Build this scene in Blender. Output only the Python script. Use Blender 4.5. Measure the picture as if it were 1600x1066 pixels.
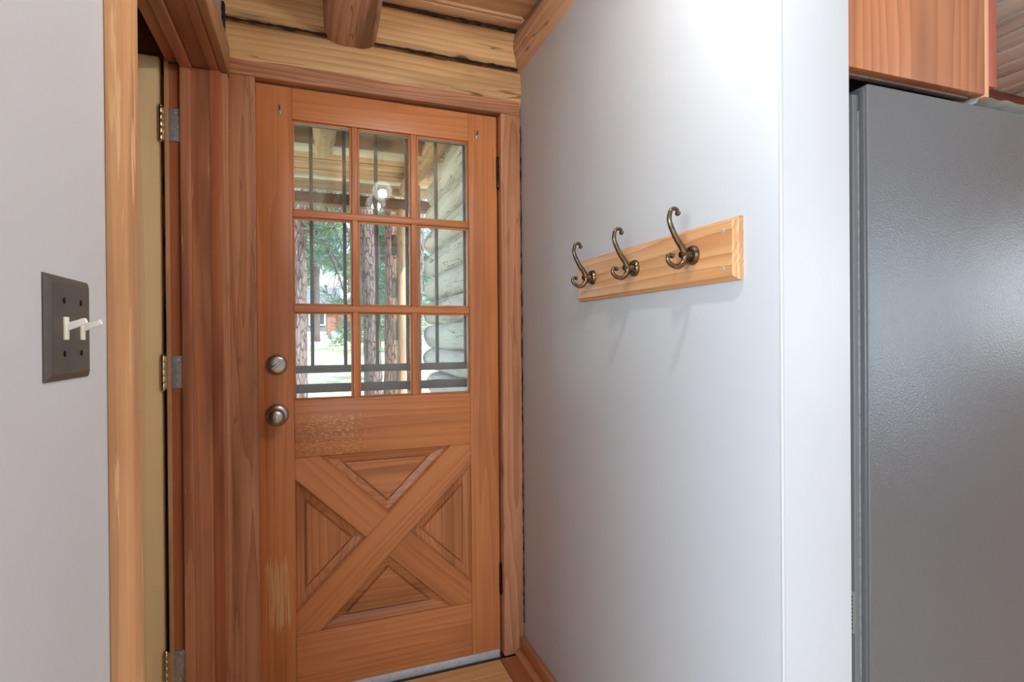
import bpy, bmesh, math, random
from mathutils import Vector, Matrix, noise as mnoise
R = math.radians
for o in list(bpy.data.objects): bpy.data.objects.remove(o)
S = bpy.context.scene
COL = S.collection
rnd = random.Random(7)

# ------------------------------------------------------------------ camera
cam_d = bpy.data.cameras.new('camera'); cam = bpy.data.objects.new('camera', cam_d); COL.objects.link(cam)
cam_d.sensor_fit = 'HORIZONTAL'; cam_d.sensor_width = 36.0
cam_d.lens = 36.0 * 839.42 / 1600.0
cam_d.clip_start = 0.02; cam_d.clip_end = 400
yaw, pitch, roll = R(20.5517), R(-0.2305), R(-0.4405)
fw = Vector((math.sin(yaw) * math.cos(pitch), math.cos(yaw) * math.cos(pitch), math.sin(pitch)))
rt = Vector((math.cos(yaw), -math.sin(yaw), 0)); up = rt.cross(fw)
r2 = rt * math.cos(roll) + up * math.sin(roll); u2 = -rt * math.sin(roll) + up * math.cos(roll)
m3 = Matrix((r2, u2, -fw)).transposed()
cam.matrix_world = Matrix.Translation((0, 0, 1.21)) @ m3.to_4x4()
S.camera = cam

# ------------------------------------------------------------------ world, sun, kitchen daylight and added fill lights, exposure
W = bpy.data.worlds.new('world'); S.world = W; W.use_nodes = True
wn = W.node_tree.nodes; wl = W.node_tree.links
sky = wn.new('ShaderNodeTexSky'); sky.sky_type = 'NISHITA'; sky.sun_disc = False
sky.sun_elevation = R(52); sky.sun_rotation = R(150); sky.air_density = 1.0; sky.dust_density = 2.0
wl.new(sky.outputs[0], wn['Background'].inputs[0]); wn['Background'].inputs[1].default_value = 0.46

def link_light(name, kind, loc, energy, color, **kw):
    d = bpy.data.lights.new(name, kind); d.energy = energy; d.color = color
    for k, v in kw.items():
        if k != 'aim': setattr(d, k, v)
    o = bpy.data.objects.new(name, d); COL.objects.link(o); o.location = loc
    if 'aim' in kw: o.rotation_euler = Vector(kw['aim']).to_track_quat('-Z', 'Y').to_euler()
    return o
link_light('sun', 'SUN', (6, -6, 12), 8.0, (.95, .97, 1), angle=R(1.0), aim=(-.62, .42, -.95))
# area lights at unseen windows: kitchen inferred from fridge sheen, others added as fill
link_light('daylight_west_window', 'AREA', (-2.44, -1.25, 1.45), 112, (.70, .86, 1), shape='RECTANGLE', size=2.2, size_y=1.5, aim=(1, 0, 0))
link_light('daylight_rear_window', 'AREA', (-1.25, -3.14, 1.45), 46, (.71, .86, 1), shape='RECTANGLE', size=1.4, size_y=1.2, aim=(0, 1, 0))
link_light('daylight_kitchen_window', 'AREA', (3.40, -0.28, 1.50), 4.5, (.75, .9, 1), shape='RECTANGLE', size=.5, size_y=.6, aim=(-1, 0, 0))
link_light('daylight_east_window', 'AREA', (3.40, -1.95, 1.45), 40, (.66, .84, 1), shape='RECTANGLE', size=1.3, size_y=1.3, aim=(-1, 0, 0))
S.view_settings.view_transform = 'Standard'; S.view_settings.look = 'None'
S.view_settings.exposure = 0.60; S.view_settings.gamma = 1.0; S.view_settings.use_curve_mapping = False

# ------------------------------------------------------------------ materials
def lin(c):
    return tuple(((v / 255) / 12.92 if v / 255 <= .04045 else ((v / 255 + .055) / 1.055) ** 2.4) for v in c) + (1,)

class NT:
    def __init__(s, name):
        s.m = bpy.data.materials.new(name); s.m.use_nodes = True
        s.t = s.m.node_tree; s.b = s.t.nodes['Principled BSDF']
    def n(s, typ, **kw):
        nd = s.t.nodes.new('ShaderNode' + typ)
        for k, v in kw.items(): setattr(nd, k, v)
        return nd
    def l(s, a, b): s.t.links.new(a, b)
    def val(s, nd, i, v):
        if isinstance(v, bpy.types.NodeSocket): s.l(v, nd.inputs[i])
        else: nd.inputs[i].default_value = v
    def math(s, op, a, b=0.0, clamp=False):
        nd = s.n('Math', operation=op, use_clamp=clamp); s.val(nd, 0, a); s.val(nd, 1, b); return nd.outputs[0]
    def vec(s, op, a, b):
        nd = s.n('VectorMath', operation=op); s.val(nd, 0, a); s.val(nd, 1, b); return nd.outputs[0]
    def noise(s, v, scale, detail=2.0, rough=.5, col=False):
        nd = s.n('TexNoise'); s.l(v, nd.inputs['Vector']); nd.inputs['Scale'].default_value = scale
        nd.inputs['Detail'].default_value = detail; nd.inputs['Roughness'].default_value = rough
        return nd.outputs[1] if col else nd.outputs[0]
    def ss(s, x, a, b):
        nd = s.n('MapRange', interpolation_type='SMOOTHSTEP'); s.val(nd, 0, x)
        nd.inputs[1].default_value = a; nd.inputs[2].default_value = b; return nd.outputs[0]
    def mix(s, f, a, b, mode='MIX'):
        nd = s.n('Mix', data_type='RGBA', blend_type=mode); s.val(nd, 0, f); s.val(nd, 6, a); s.val(nd, 7, b); return nd.outputs[2]
    def sep(s, v):
        nd = s.n('SeparateXYZ'); s.l(v, nd.inputs[0]); return nd.outputs
    def bump(s, h, strength, dist=.002):
        nd = s.n('Bump'); s.l(h, nd.inputs['Height']); nd.inputs['Strength'].default_value = strength
        nd.inputs['Distance'].default_value = dist; s.l(nd.outputs[0], s.b.inputs['Normal'])

MAT = {}
def plain(name, c, rough=.5, metal=0., noise_amt=.0, nscale=30, bump=0., spec=None):
    t = NT(name); t.b.inputs['Roughness'].default_value = rough; t.b.inputs['Metallic'].default_value = metal
    if spec is not None: t.b.inputs['Specular IOR Level'].default_value = spec
    if noise_amt or bump:
        co = t.n('TexCoord').outputs['Object']; nz = t.noise(co, nscale, 4)
        c2 = tuple(max(0, v * (1 - noise_amt)) for v in c); c1 = tuple(min(255, v * (1 + noise_amt)) for v in c)
        t.l(t.mix(nz, lin(c2), lin(c1)), t.b.inputs['Base Color'])
        if bump: t.bump(nz, bump)
    else: t.b.inputs['Base Color'].default_value = lin(c)
    MAT[name] = t.m; return t.m

def wood(name, light, dark, ring=22, stretch=.05, ringamt=.5, fiber=.45, rough=.45, knot=0., tint=.25, crack=0.,
         wear=None, bump=.25, wearc=(222, 176, 128), spec=.4, stain=None):
    light = tuple(255 * (v / 255) ** .80 for v in light); dark = tuple(255 * (v / 255) ** .80 for v in dark)
    t = NT(name)
    t.b.inputs['Roughness'].default_value = rough; t.b.inputs['Specular IOR Level'].default_value = spec
    obj = t.n('TexCoord').outputs['Object']; rv = t.n('ObjectInfo').outputs['Random']
    cx = t.n('CombineXYZ'); t.l(t.math('MULTIPLY', rv, 17.3), cx.inputs[0])
    t.l(t.math('MULTIPLY_ADD', rv, .11), cx.inputs[1]); t.l(t.math('MULTIPLY', rv, .05), cx.inputs[2])
    cx.inputs[1].links[0].from_node.inputs[2].default_value = -.06
    v1 = t.vec('ADD', obj, cx.outputs[0]); v1 = t.vec('ADD', v1, (0, 0, .035))
    v2 = t.vec('MULTIPLY', v1, (stretch, 1, 1))
    n1 = t.noise(v2, 9, 2, col=True)
    v3 = t.vec('ADD', v2, t.vec('MULTIPLY', t.vec('SUBTRACT', n1, (.5, .5, .5)), (.08, .08, .08)))
    wv = t.n('TexWave', wave_type='RINGS', rings_direction='X', wave_profile='SAW')
    t.l(v3, wv.inputs['Vector']); wv.inputs['Scale'].default_value = ring; wv.inputs['Distortion'].default_value = .6
    wv.inputs['Detail'].default_value = 1.5
    rg = t.math('POWER', wv.outputs[1], 1.6)
    fb = t.noise(t.vec('MULTIPLY', v1, (3.5, 130, 130)), 1, 4, .6)
    f = t.math('ADD', t.math('MULTIPLY', rg, ringamt), t.math('MULTIPLY', t.math('SUBTRACT', t.math('MULTIPLY', fb, 1.6), .3), fiber), True)
    col = t.mix(f, lin(light), lin(dark))
    if tint:
        tn = t.noise(t.vec('MULTIPLY', v1, (1.2, 9, 9)), 1, 3)
        d2 = tuple(v * .78 for v in dark)
        col = t.mix(t.math('MULTIPLY', t.ss(tn, .45, .75), tint * 2.2), col, lin(d2))
        col = t.mix(t.math('MULTIPLY', t.ss(tn, .5, .25), tint), col, lin(light))
    if knot:
        vo = t.n('TexVoronoi', feature='F1'); t.l(t.vec('MULTIPLY', v1, (3.2, 6.5, 6.5)), vo.inputs['Vector']); vo.inputs['Scale'].default_value = 1
        d = t.math('ADD', vo.outputs['Distance'], t.math('MULTIPLY', t.math('SUBTRACT', fb, .5), .03))
        col = t.mix(t.math('MULTIPLY', t.ss(d, .24, .08), .45 * knot), col, lin(dark))
        col = t.mix(t.math('MULTIPLY', t.ss(d, .11, .06), knot), col, lin(tuple(v * .42 for v in dark)))
    if crack:
        cn = t.noise(t.vec('MULTIPLY', v1, (.9, 16, 16)), 1, 3, .55)
        cm = t.ss(t.math('ABSOLUTE', t.math('SUBTRACT', cn, .5), 0), .012, .004)
        cm2 = t.math('MULTIPLY', cm, t.ss(t.noise(t.vec('MULTIPLY', v1, (2, 3, 3)), 1.7, 1), .44, .54))
        col = t.mix(t.math('MULTIPLY', cm2, crack), col, lin((52, 28, 16)))
    if stain:
        sn = t.noise(t.vec('MULTIPLY', v1, (2.2, 7, 7)), 1.3, 4)
        col = t.mix(t.ss(sn, .5, .68), col, lin(stain))
    if wear:
        for kind, box, amt in wear:
            sx, sy, sz = t.sep(obj)
            x0, x1, y0, y1, fe = box
            mk = t.math('MULTIPLY', t.math('MULTIPLY', t.ss(sx, x0, x0 + fe), t.ss(sx, x1, x1 - fe)),
                        t.math('MULTIPLY', t.ss(sy, y0, y0 + fe * .3), t.ss(sy, y1, y1 - fe * .3)))
            if kind == 'scratch': nz = t.noise(t.vec('MULTIPLY', obj, (3.2, 430, 1)), 1, 2, .5)
            elif kind == 'speck':
                bk = t.n('TexBrick'); t.l(t.vec('ADD', obj, t.vec('MULTIPLY', t.noise(obj, 60, 2, col=True), (.008, .004, 0))), bk.inputs['Vector'])
                bk.inputs['Scale'].default_value = 55; bk.inputs['Mortar Size'].default_value = .05
                nz = t.math('ADD', t.math('MULTIPLY', bk.outputs[1], .12), t.noise(t.vec('MULTIPLY', obj, (70, 190, 1)), 1, 3, .6))
            else: nz = t.noise(t.vec('MULTIPLY', v1, (5, 110, 110)), 1, 3, .55)
            thr = t.math('SUBTRACT', .80, t.math('MULTIPLY', mk, amt))
            m = t.ss(t.math('SUBTRACT', nz, thr), 0, .06)
            col = t.mix(t.math('MULTIPLY', m, t.ss(mk, 0, .2)), col, lin(wearc))
    t.l(col, t.b.inputs['Base Color'])
    t.bump(t.math('ADD', fb, t.math('MULTIPLY', rg, .5)), bump, .0012)
    MAT[name] = t.m; return t.m

DL, DD = (206, 122, 68), (158, 76, 37)
wood('door_wood', DL, DD, ring=24, ringamt=.38, fiber=.42, rough=.36, tint=.22, bump=.12)
wood('door_stile_worn', DL, DD, ring=24, ringamt=.38, fiber=.42, rough=.36, tint=.22, bump=.12,
     wear=[('scratch', (-.84, -.47, -.060, .060, .11), .345)])
wood('door_rail_worn', DL, DD, ring=24, ringamt=.38, fiber=.42, rough=.36, tint=.22, bump=.12,
     wear=[('speck', (-.40, .0, -.13, .07, .14), .17)])
wood('door_panel_wood', (202, 122, 70), (146, 72, 34), ring=20, ringamt=.55, fiber=.4, rough=.4, tint=.3, bump=.15)
wood('casing_wood', (200, 132, 90), (152, 86, 54), ring=24, stretch=.07, ringamt=.65, fiber=.45, rough=.5, knot=.55, tint=.3, crack=.3,
     wear=[('streak', (-3, 3, .028, .06, .02), .16)], bump=.35)
wood('header_wood', (204, 136, 92), (148, 84, 52), ring=30, stretch=.17, ringamt=.95, fiber=.35, rough=.5, knot=.6, tint=.3, bump=.3)
wood('jamb_wood', (208, 130, 88), (154, 82, 52), ring=16, ringamt=.35, fiber=.6, rough=.38, tint=.45, knot=.15,
     wear=[('streak', (-3, 3, -.1, .1, .05), .12)], bump=.3)
wood('jamb_red', (182, 98, 60), (130, 60, 34), ring=16, ringamt=.3, fiber=.5, rough=.38, tint=.4, bump=.3)
wood('casing_light', (206, 148, 98), (170, 108, 66), ring=16, ringamt=.3, fiber=.5, rough=.45, tint=.35,
     wear=[('streak', (-3, 3, -.05, .05, .05), .19)], bump=.3)
wood('pine_pale', (252, 212, 150), (234, 184, 118), ring=10, stretch=.04, ringamt=.45, fiber=.3, rough=.4, tint=.15, knot=.12, bump=.1)
wood('log_wood', (222, 172, 112), (170, 114, 66), ring=16, stretch=.07, ringamt=.5, fiber=.5, rough=.55, knot=.75, tint=.45, crack=.6, bump=.5)
wood('rafter_wood', (214, 162, 122), (154, 104, 74), ring=16, stretch=.07, ringamt=.5, fiber=.7, rough=.6, knot=.5, tint=.8, crack=.6, bump=.8)
wood('ceiling_wood', (226, 178, 134), (176, 124, 86), ring=12, ringamt=.4, fiber=.5, rough=.55, knot=.5, tint=.45, bump=.35)
wood('white_plank', (252, 248, 246), (230, 218, 212), ring=12, ringamt=.2, fiber=.35, rough=.55, knot=.35, tint=.35, bump=.3)
wood('kitchen_log', (122, 62, 44), (84, 40, 28), ring=9, ringamt=.4, fiber=.5, rough=.55, knot=.4, tint=.5, bump=.5)
wood('oak_rack', (222, 164, 106), (176, 108, 60), ring=34, stretch=.07, ringamt=.7, fiber=.45, rough=.36, tint=.15, bump=.2)
wood('oak_floor', (226, 178, 114), (188, 132, 74), ring=13, stretch=.05, ringamt=.5, fiber=.4, rough=.35, tint=.25, knot=.4, bump=.15)
wood('floor_red', (182, 108, 66), (138, 72, 42), ring=13, ringamt=.4, fiber=.4, rough=.4, tint=.3, knot=.4, bump=.15)
wood('base_wood', (190, 120, 74), (146, 82, 46), ring=16, ringamt=.35, fiber=.5, rough=.4, tint=.3, bump=.2)
wood('cherry', (172, 100, 58), (122, 62, 32), ring=16, stretch=.13, ringamt=.6, fiber=.3, rough=.36, tint=.2, bump=.08)
wood('cherry_edge', (206, 144, 100), (180, 114, 74), ring=16, ringamt=.3, fiber=.4, rough=.4, tint=.1, bump=.1)
wood('cherry_red', (150, 62, 42), (112, 40, 28), ring=16, ringamt=.3, fiber=.4, rough=.35, tint=.3, bump=.1)  # cherry red, darkened to hold the shade on the door edge
wood('porch_wood', (206, 158, 116), (160, 112, 76), ring=11, ringamt=.45, fiber=.5, rough=.65, knot=.4, tint=.4, bump=.4)
wood('porch_pale', (214, 204, 192), (180, 164, 146), ring=11, ringamt=.4, fiber=.5, rough=.7, knot=.2, tint=.3, bump=.4)
wood('log_pale', (240, 234, 230), (206, 194, 182), ring=8, ringamt=.4, fiber=.55, rough=.75, knot=.25, tint=.4, crack=.8, bump=.7)
wood('post_wood', (204, 164, 124), (166, 122, 86), ring=9, ringamt=.4, fiber=.5, rough=.7, knot=.3, tint=.3, crack=.6, bump=.5)
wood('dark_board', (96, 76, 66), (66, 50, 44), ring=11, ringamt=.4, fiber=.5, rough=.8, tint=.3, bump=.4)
wood('shed_wood', (150, 92, 76), (112, 66, 54), ring=8, ringamt=.4, fiber=.5, rough=.8, tint=.3, bump=.3)

def painted_wall(name, c):
    t = NT(name); co = t.n('TexCoord').outputs['Object']
    a = t.noise(co, 260, 3, .6); b = t.noise(co, 7, 3); e = t.noise(co, 2.2, 2)
    c2 = tuple(v * .975 for v in c)
    t.l(t.mix(e, lin(c2), lin(c)), t.b.inputs['Base Color'])
    t.b.inputs['Roughness'].default_value = .42; t.b.inputs['Specular IOR Level'].default_value = .35
    t.bump(t.math('ADD', t.math('MULTIPLY', a, .12), t.math('MULTIPLY', b, 1.4)), .18, .004)
    MAT[name] = t.m
painted_wall('wall_paint', (192, 195, 199))
painted_wall('plaster', (214, 210, 204))

def fridge_mat():
    t = NT('fridge_grey'); co = t.n('TexCoord').outputs['Object']
    vo = t.n('TexVoronoi', feature='SMOOTH_F1'); t.l(co, vo.inputs['Vector']); vo.inputs['Scale'].default_value = 330
    nz = t.noise(co, 240, 3, .6)
    t.b.inputs['Base Color'].default_value = lin((90, 90, 91)); t.b.inputs['Roughness'].default_value = .3
    t.b.inputs['Specular IOR Level'].default_value = .5
    t.bump(t.math('ADD', vo.outputs[0], nz), .30, .0012); MAT['fridge_grey'] = t.m
fridge_mat()

def glass_mat(name, wav=.02, tintc=(1, 1, 1, 1), ior=1.5, rough=0., wscale=6):
    t = NT(name); t.t.nodes.remove(t.b)
    out = [n for n in t.t.nodes if n.type == 'OUTPUT_MATERIAL'][0]
    tr = t.n('BsdfTransparent'); tr.inputs[0].default_value = tintc
    gl = t.n('BsdfGlossy'); gl.inputs['Roughness'].default_value = rough; gl.inputs['Color'].default_value = (1, 1, 1, 1)
    fr = t.n('Fresnel'); fr.inputs[0].default_value = ior
    mx = t.n('MixShader'); t.l(fr.outputs[0], mx.inputs[0]); t.l(tr.outputs[0], mx.inputs[1]); t.l(gl.outputs[0], mx.inputs[2])
    co = t.n('TexCoord').outputs['Object']; b = t.n('Bump'); t.l(t.noise(co, wscale, 1), b.inputs['Height'])
    b.inputs['Strength'].default_value = wav; b.inputs['Distance'].default_value = .05
    t.l(b.outputs[0], gl.inputs['Normal']); t.l(b.outputs[0], fr.inputs['Normal'])
    t.l(mx.outputs[0], out.inputs[0]); MAT[name] = t.m
glass_mat('pane_glass', .012, (.97, .985, .98, 1), 1.5)
def globe_mat():
    t = NT('globe_glass'); t.t.nodes.remove(t.b); out = [n for n in t.t.nodes if n.type == 'OUTPUT_MATERIAL'][0]
    co = t.n('TexCoord').outputs['Object']; vo = t.n('TexVoronoi', feature='DISTANCE_TO_EDGE'); t.l(co, vo.inputs['Vector']); vo.inputs['Scale'].default_value = 75
    tr = t.n('BsdfTransparent'); tr.inputs[0].default_value = (.95, .92, .84, 1); tl = t.n('BsdfTranslucent'); tl.inputs[0].default_value = (.95, .9, .8, 1)
    gl = t.n('BsdfGlossy'); gl.inputs['Roughness'].default_value = .08
    m1 = t.n('MixShader'); t.l(t.math('ADD', .30, t.math('MULTIPLY', t.ss(vo.outputs[0], .12, 0), .45)), m1.inputs[0]); t.l(tr.outputs[0], m1.inputs[1]); t.l(tl.outputs[0], m1.inputs[2])
    fr = t.n('Fresnel'); m2 = t.n('MixShader'); t.l(fr.outputs[0], m2.inputs[0]); t.l(m1.outputs[0], m2.inputs[1]); t.l(gl.outputs[0], m2.inputs[2])
    b = t.n('Bump'); t.l(vo.outputs[0], b.inputs['Height']); b.inputs['Strength'].default_value = .6; b.inputs['Distance'].default_value = .01; t.l(b.outputs[0], gl.inputs['Normal'])
    t.l(m2.outputs[0], out.inputs[0]); MAT['globe_glass'] = t.m
globe_mat()

def emit(name, c, s):
    t = NT(name); t.b.inputs['Base Color'].default_value = lin(c); t.b.inputs['Emission Color'].default_value = lin(c)
    t.b.inputs['Emission Strength'].default_value = s; MAT[name] = t.m
emit('bulb_glow', (240, 247, 255), 900)

plain('nickel', (176, 174, 170), .30, 1., .12, 60)
plain('steel', (186, 186, 188), .42, .7, .2, 90, .1)
plain('screw_zinc', (196, 196, 196), .45, .4, .1, 90)
plain('hinge_brass', (206, 194, 160), .28, 1., .2, 90)
plain('aluminium', (214, 214, 216), .42, .25, .1, 60)
plain('vinyl_grey', (92, 90, 88), .6)
plain('bronze', (112, 98, 80), .32, 1., .35, 70, .15)
plain('bronze_dark', (52, 44, 38), .36, 1., .3, 70)
plain('switch_plate', (84, 80, 77), .48, .35, .08, 60)
plain('ivory', (236, 232, 218), .4)
plain('white_plastic', (240, 240, 238), .4)
plain('dark_hole', (22, 18, 16), .8)
plain('caulk_dark', (34, 26, 20), .9, 0, .3, 90)
plain('putty', (206, 208, 206), .7, 0, .12, 80, .3)
plain('grille_grey', (112, 106, 100), .5, .0, .15, 60)
plain('film_plastic', (206, 208, 210), .35, 0, .08, 30)
plain('label_grey', (160, 160, 160), .6)
plain('label_ink', (70, 70, 72), .7)
plain('fridge_dark', (70, 71, 73), .5)
plain('fridge_back', (118, 119, 121), .45)
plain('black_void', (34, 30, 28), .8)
def bark(name, c1, c2):
    t = NT(name); co = t.n('TexCoord').outputs['Object']; v = t.vec('MULTIPLY', co, (1, 1, .22))
    vo = t.n('TexVoronoi', feature='DISTANCE_TO_EDGE'); t.l(t.vec('ADD', v, t.vec('MULTIPLY', t.noise(v, 14, 3, col=True), (.05, .05, .05))), vo.inputs['Vector']); vo.inputs['Scale'].default_value = 24
    nz = t.noise(v, 40, 4, .7); f = t.math('MULTIPLY', t.ss(vo.outputs[0], .0, .12), t.math('ADD', t.math('MULTIPLY', nz, 1.1), .1), True)
    t.l(t.mix(f, lin(c2), lin(c1)), t.b.inputs['Base Color']); t.b.inputs['Roughness'].default_value = .95; t.bump(f, 1.0, .03); MAT[name] = t.m
bark('bark_grey', (150, 130, 124), (62, 50, 46)); bark('bark_red', (172, 132, 114), (84, 58, 48))
plain('branch_dark', (72, 62, 58), .9, 0, .3, 30)
plain('needle_green', (70, 100, 78), .75, 0, .35, 3)
plain('needle_blue', (90, 118, 106), .75, 0, .35, 3)
plain('needle_yellow', (112, 138, 92), .75, 0, .3, 3)
plain('rock_grey', (158, 162, 168), .9, 0, .25, 9, .6)
plain('roof_dark', (92, 96, 98), .9, 0, .15, 6)
plain('window_dark', (60, 66, 70), .2)
plain('trim_white', (226, 226, 222), .6)
def grass():
    t = NT('lawn'); co = t.n('TexCoord').outputs['Object']
    a = t.noise(co, .45, 3); b = t.noise(co, 9, 4, .7)
    c = t.mix(b, lin((120, 148, 84)), lin((206, 208, 160))); c = t.mix(t.ss(a, .4, .65), c, lin((226, 218, 186)))
    t.l(c, t.b.inputs['Base Color']); t.b.inputs['Roughness'].default_value = .95; t.bump(b, .8, .03); MAT['lawn'] = t.m
grass()

# ------------------------------------------------------------------ geometry helpers
def orient(xdir, zdir):
    X = Vector(xdir).normalized(); Z = Vector(zdir); Z = (Z - X * Z.dot(X)).normalized(); Y = Z.cross(X)
    return Matrix((X, Y, Z)).transposed()

def mesh_of(bm, name, smooth=True, ang=35):
    bmesh.ops.recalc_face_normals(bm, faces=bm.faces[:])
    me = bpy.data.meshes.new(name); bm.to_mesh(me); bm.free()
    if smooth:
        for p in me.polygons: p.use_smooth = True
        try: me.set_sharp_from_angle(angle=R(ang))
        except Exception: pass
    return me

def add(name, me, mat, parent=None, loc=(0, 0, 0), rot=None):
    """loc / rot are given in world space for unrotated parents, or in the parent's own space with local()"""
    o = bpy.data.objects.new(name, me); COL.objects.link(o)
    if mat and me and not me.materials: me.materials.append(MAT[mat])
    M = Matrix.Translation(Vector(loc)) @ (rot.to_4x4() if rot is not None else Matrix.Identity(4))
    if parent is not None:
        o.parent = parent
        M = BASE[parent.name].inverted() @ M
    o.matrix_basis = M
    BASE[o.name] = (BASE[parent.name] @ M) if parent is not None else M
    return o
BASE = {}

def root(name, loc, rotz=0.):
    o = bpy.data.objects.new(name, None); COL.objects.link(o); o.empty_display_size = .1
    M = Matrix.Translation(Vector(loc)) @ Matrix.Rotation(rotz, 4, 'Z'); o.matrix_basis = M; BASE[o.name] = M
    return o

def tag(o, label=None, cat=None, group=None, kind=None):
    if label: o['label'] = label
    if cat: o['category'] = cat
    if group: o['group'] = group
    if kind: o['kind'] = kind
    return o
def struct(o, label, cat): return tag(o, label, cat, kind='structure')

def bm_box(bm, lo, hi, bev=0., seg=2):
    g = bmesh.ops.create_cube(bm, size=1.)
    vs = g['verts']
    for v in vs:
        v.co = Vector([lo[i] + (v.co[i] + .5) * (hi[i] - lo[i]) for i in range(3)])
    if bev:
        es = {e for v in vs for e in v.link_edges}
        bmesh.ops.bevel(bm, geom=list(es), offset=bev, segments=seg, affect='EDGES', profile=.6)

def box_me(name, lo, hi, bev=0., seg=2):
    bm = bmesh.new(); bm_box(bm, lo, hi, bev, seg); return mesh_of(bm, name)

def board(name, parent, mat, L, Wd, T, loc, xdir=(1, 0, 0), zdir=(0, 0, 1), bev=.002, seg=2, warp=0.):
    """a plank whose own x axis is its length (grain), y its width, z its thickness; loc = centre (world)"""
    bm = bmesh.new(); bm_box(bm, (-L / 2, -Wd / 2, -T / 2), (L / 2, Wd / 2, T / 2), bev, seg)
    if warp:
        bmesh.ops.subdivide_edges(bm, edges=[e for e in bm.edges if abs((e.verts[0].co - e.verts[1].co).x) > L * .5], cuts=16, use_grid_fill=True)
        sd = rnd.random() * 50
        for v in bm.verts:
            n = mnoise.noise_vector(Vector((v.co.x * 7 + sd, v.co.y * 9, v.co.z * 9))); v.co.y += n.y * warp; v.co.z += n.z * warp * .5
    return add(name, mesh_of(bm, name), mat, parent, loc, orient(xdir, zdir))

def clip_poly(pts, a, b, c):
    """keep a*x+b*y<=c"""
    out = []
    for i in range(len(pts)):
        p, q = pts[i], pts[(i + 1) % len(pts)]
        dp = a * p[0] + b * p[1] - c; dq = a * q[0] + b * q[1] - c
        if dp <= 0: out.append(p)
        if (dp < 0 < dq) or (dq < 0 < dp):
            k = dp / (dp - dq); out.append((p[0] + (q[0] - p[0]) * k, p[1] + (q[1] - p[1]) * k))
    return out

def prism_xz(name, parent, mat, pts, y0, y1, ldir=(1, 0), bev=.0015):
    """polygon in the world x-z plane, extruded from y0 (front) to y1; grain along ldir"""
    cx = sum(p[0] for p in pts) / len(pts); cz = sum(p[1] for p in pts) / len(pts)
    rot = orient((ldir[0], 0, ldir[1]), (0, -1, 0)); inv = rot.inverted()
    bm = bmesh.new(); f, b = [], []
    for x, z in pts:
        f.append(bm.verts.new(inv @ Vector((x - cx, 0, z - cz)))); b.append(bm.verts.new(inv @ Vector((x - cx, y1 - y0, z - cz))))
    n = len(pts); bm.faces.new(f); bm.faces.new(b[::-1])
    for i in range(n): bm.faces.new((f[i], b[i], b[(i + 1) % n], f[(i + 1) % n]))
    if bev:
        es = [e for e in bm.edges if e.verts[0] in f and e.verts[1] in f]
        bmesh.ops.bevel(bm, geom=es, offset=bev, segments=2, affect='EDGES')
    return add(name, mesh_of(bm, name), mat, parent, (cx, y0, cz), rot)

def bm_lathe(bm, prof, seg=24, M=Matrix.Identity(4)):
    """profile [(r, h)] turned about local z"""
    rings = []
    for r, h in prof:
        if r < 1e-6: rings.append([bm.verts.new(M @ Vector((0, 0, h)))])
        else: rings.append([bm.verts.new(M @ Vector((r * math.cos(2 * math.pi * k / seg), r * math.sin(2 * math.pi * k / seg), h))) for k in range(seg)])
    for a, b in zip(rings, rings[1:]):
        for k in range(seg):
            q = (k + 1) % seg
            if len(a) == 1 and len(b) == 1: continue
            if len(a) == 1: bm.faces.new((a[0], b[k], b[q]))
            elif len(b) == 1: bm.faces.new((a[k], b[0], a[q]))
            else: bm.faces.new((a[k], b[k], b[q], a[q]))
def lathe(name, parent, mat, prof, loc, zdir, seg=24):
    bm = bmesh.new(); bm_lathe(bm, prof, seg)
    z = Vector(zdir); x = Vector((1, 0, 0)) if abs(z.x) < .8 else Vector((0, 1, 0))
    return add(name, mesh_of(bm, name), mat, parent, loc, orient(x - z * x.dot(z), z))

def smooth_path(pts, rad, n=6):
    out, ro = [], []
    P = [Vector(p) for p in pts]
    for i in range(len(P) - 1):
        p0, p1, p2, p3 = P[max(0, i - 1)], P[i], P[i + 1], P[min(len(P) - 1, i + 2)]
        for k in range(n):
            t = k / n
            out.append(.5 * ((2 * p1) + (p2 - p0) * t + (2 * p0 - 5 * p1 + 4 * p2 - p3) * t * t + (3 * p1 - p0 - 3 * p2 + p3) * t ** 3))
            ro.append(rad[i] * (1 - t) + rad[i + 1] * t)
    out.append(P[-1]); ro.append(rad[-1]); return out, ro

def bm_tube(bm, P, rad, seg=10, flat=1., cap=True):
    P = [Vector(p) for p in P]; rings = []; prev = None
    for i, p in enumerate(P):
        t = (P[min(i + 1, len(P) - 1)] - P[max(i - 1, 0)]).normalized()
        if prev is None: prev = Vector((0, 0, 1)) if abs(t.z) < .9 else Vector((0, 1, 0))
        a = (prev - t * prev.dot(t)).normalized(); b = t.cross(a); prev = a
        rings.append([bm.verts.new(p + (a * math.cos(2 * math.pi * k / seg) + b * math.sin(2 * math.pi * k / seg) * flat) * rad[i]) for k in range(seg)])
    for A, B in zip(rings, rings[1:]):
        for k in range(seg): bm.faces.new((A[k], A[(k + 1) % seg], B[(k + 1) % seg], B[k]))
    if cap: bm.faces.new(rings[0][::-1]); bm.faces.new(rings[-1])
def tube(name, parent, mat, P, rad, seg=10, flat=1.):
    c = Vector(P[0]); bm = bmesh.new(); bm_tube(bm, [Vector(p) - c for p in P], rad, seg, flat)
    return add(name, mesh_of(bm, name, ang=50), mat, parent, c)

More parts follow.
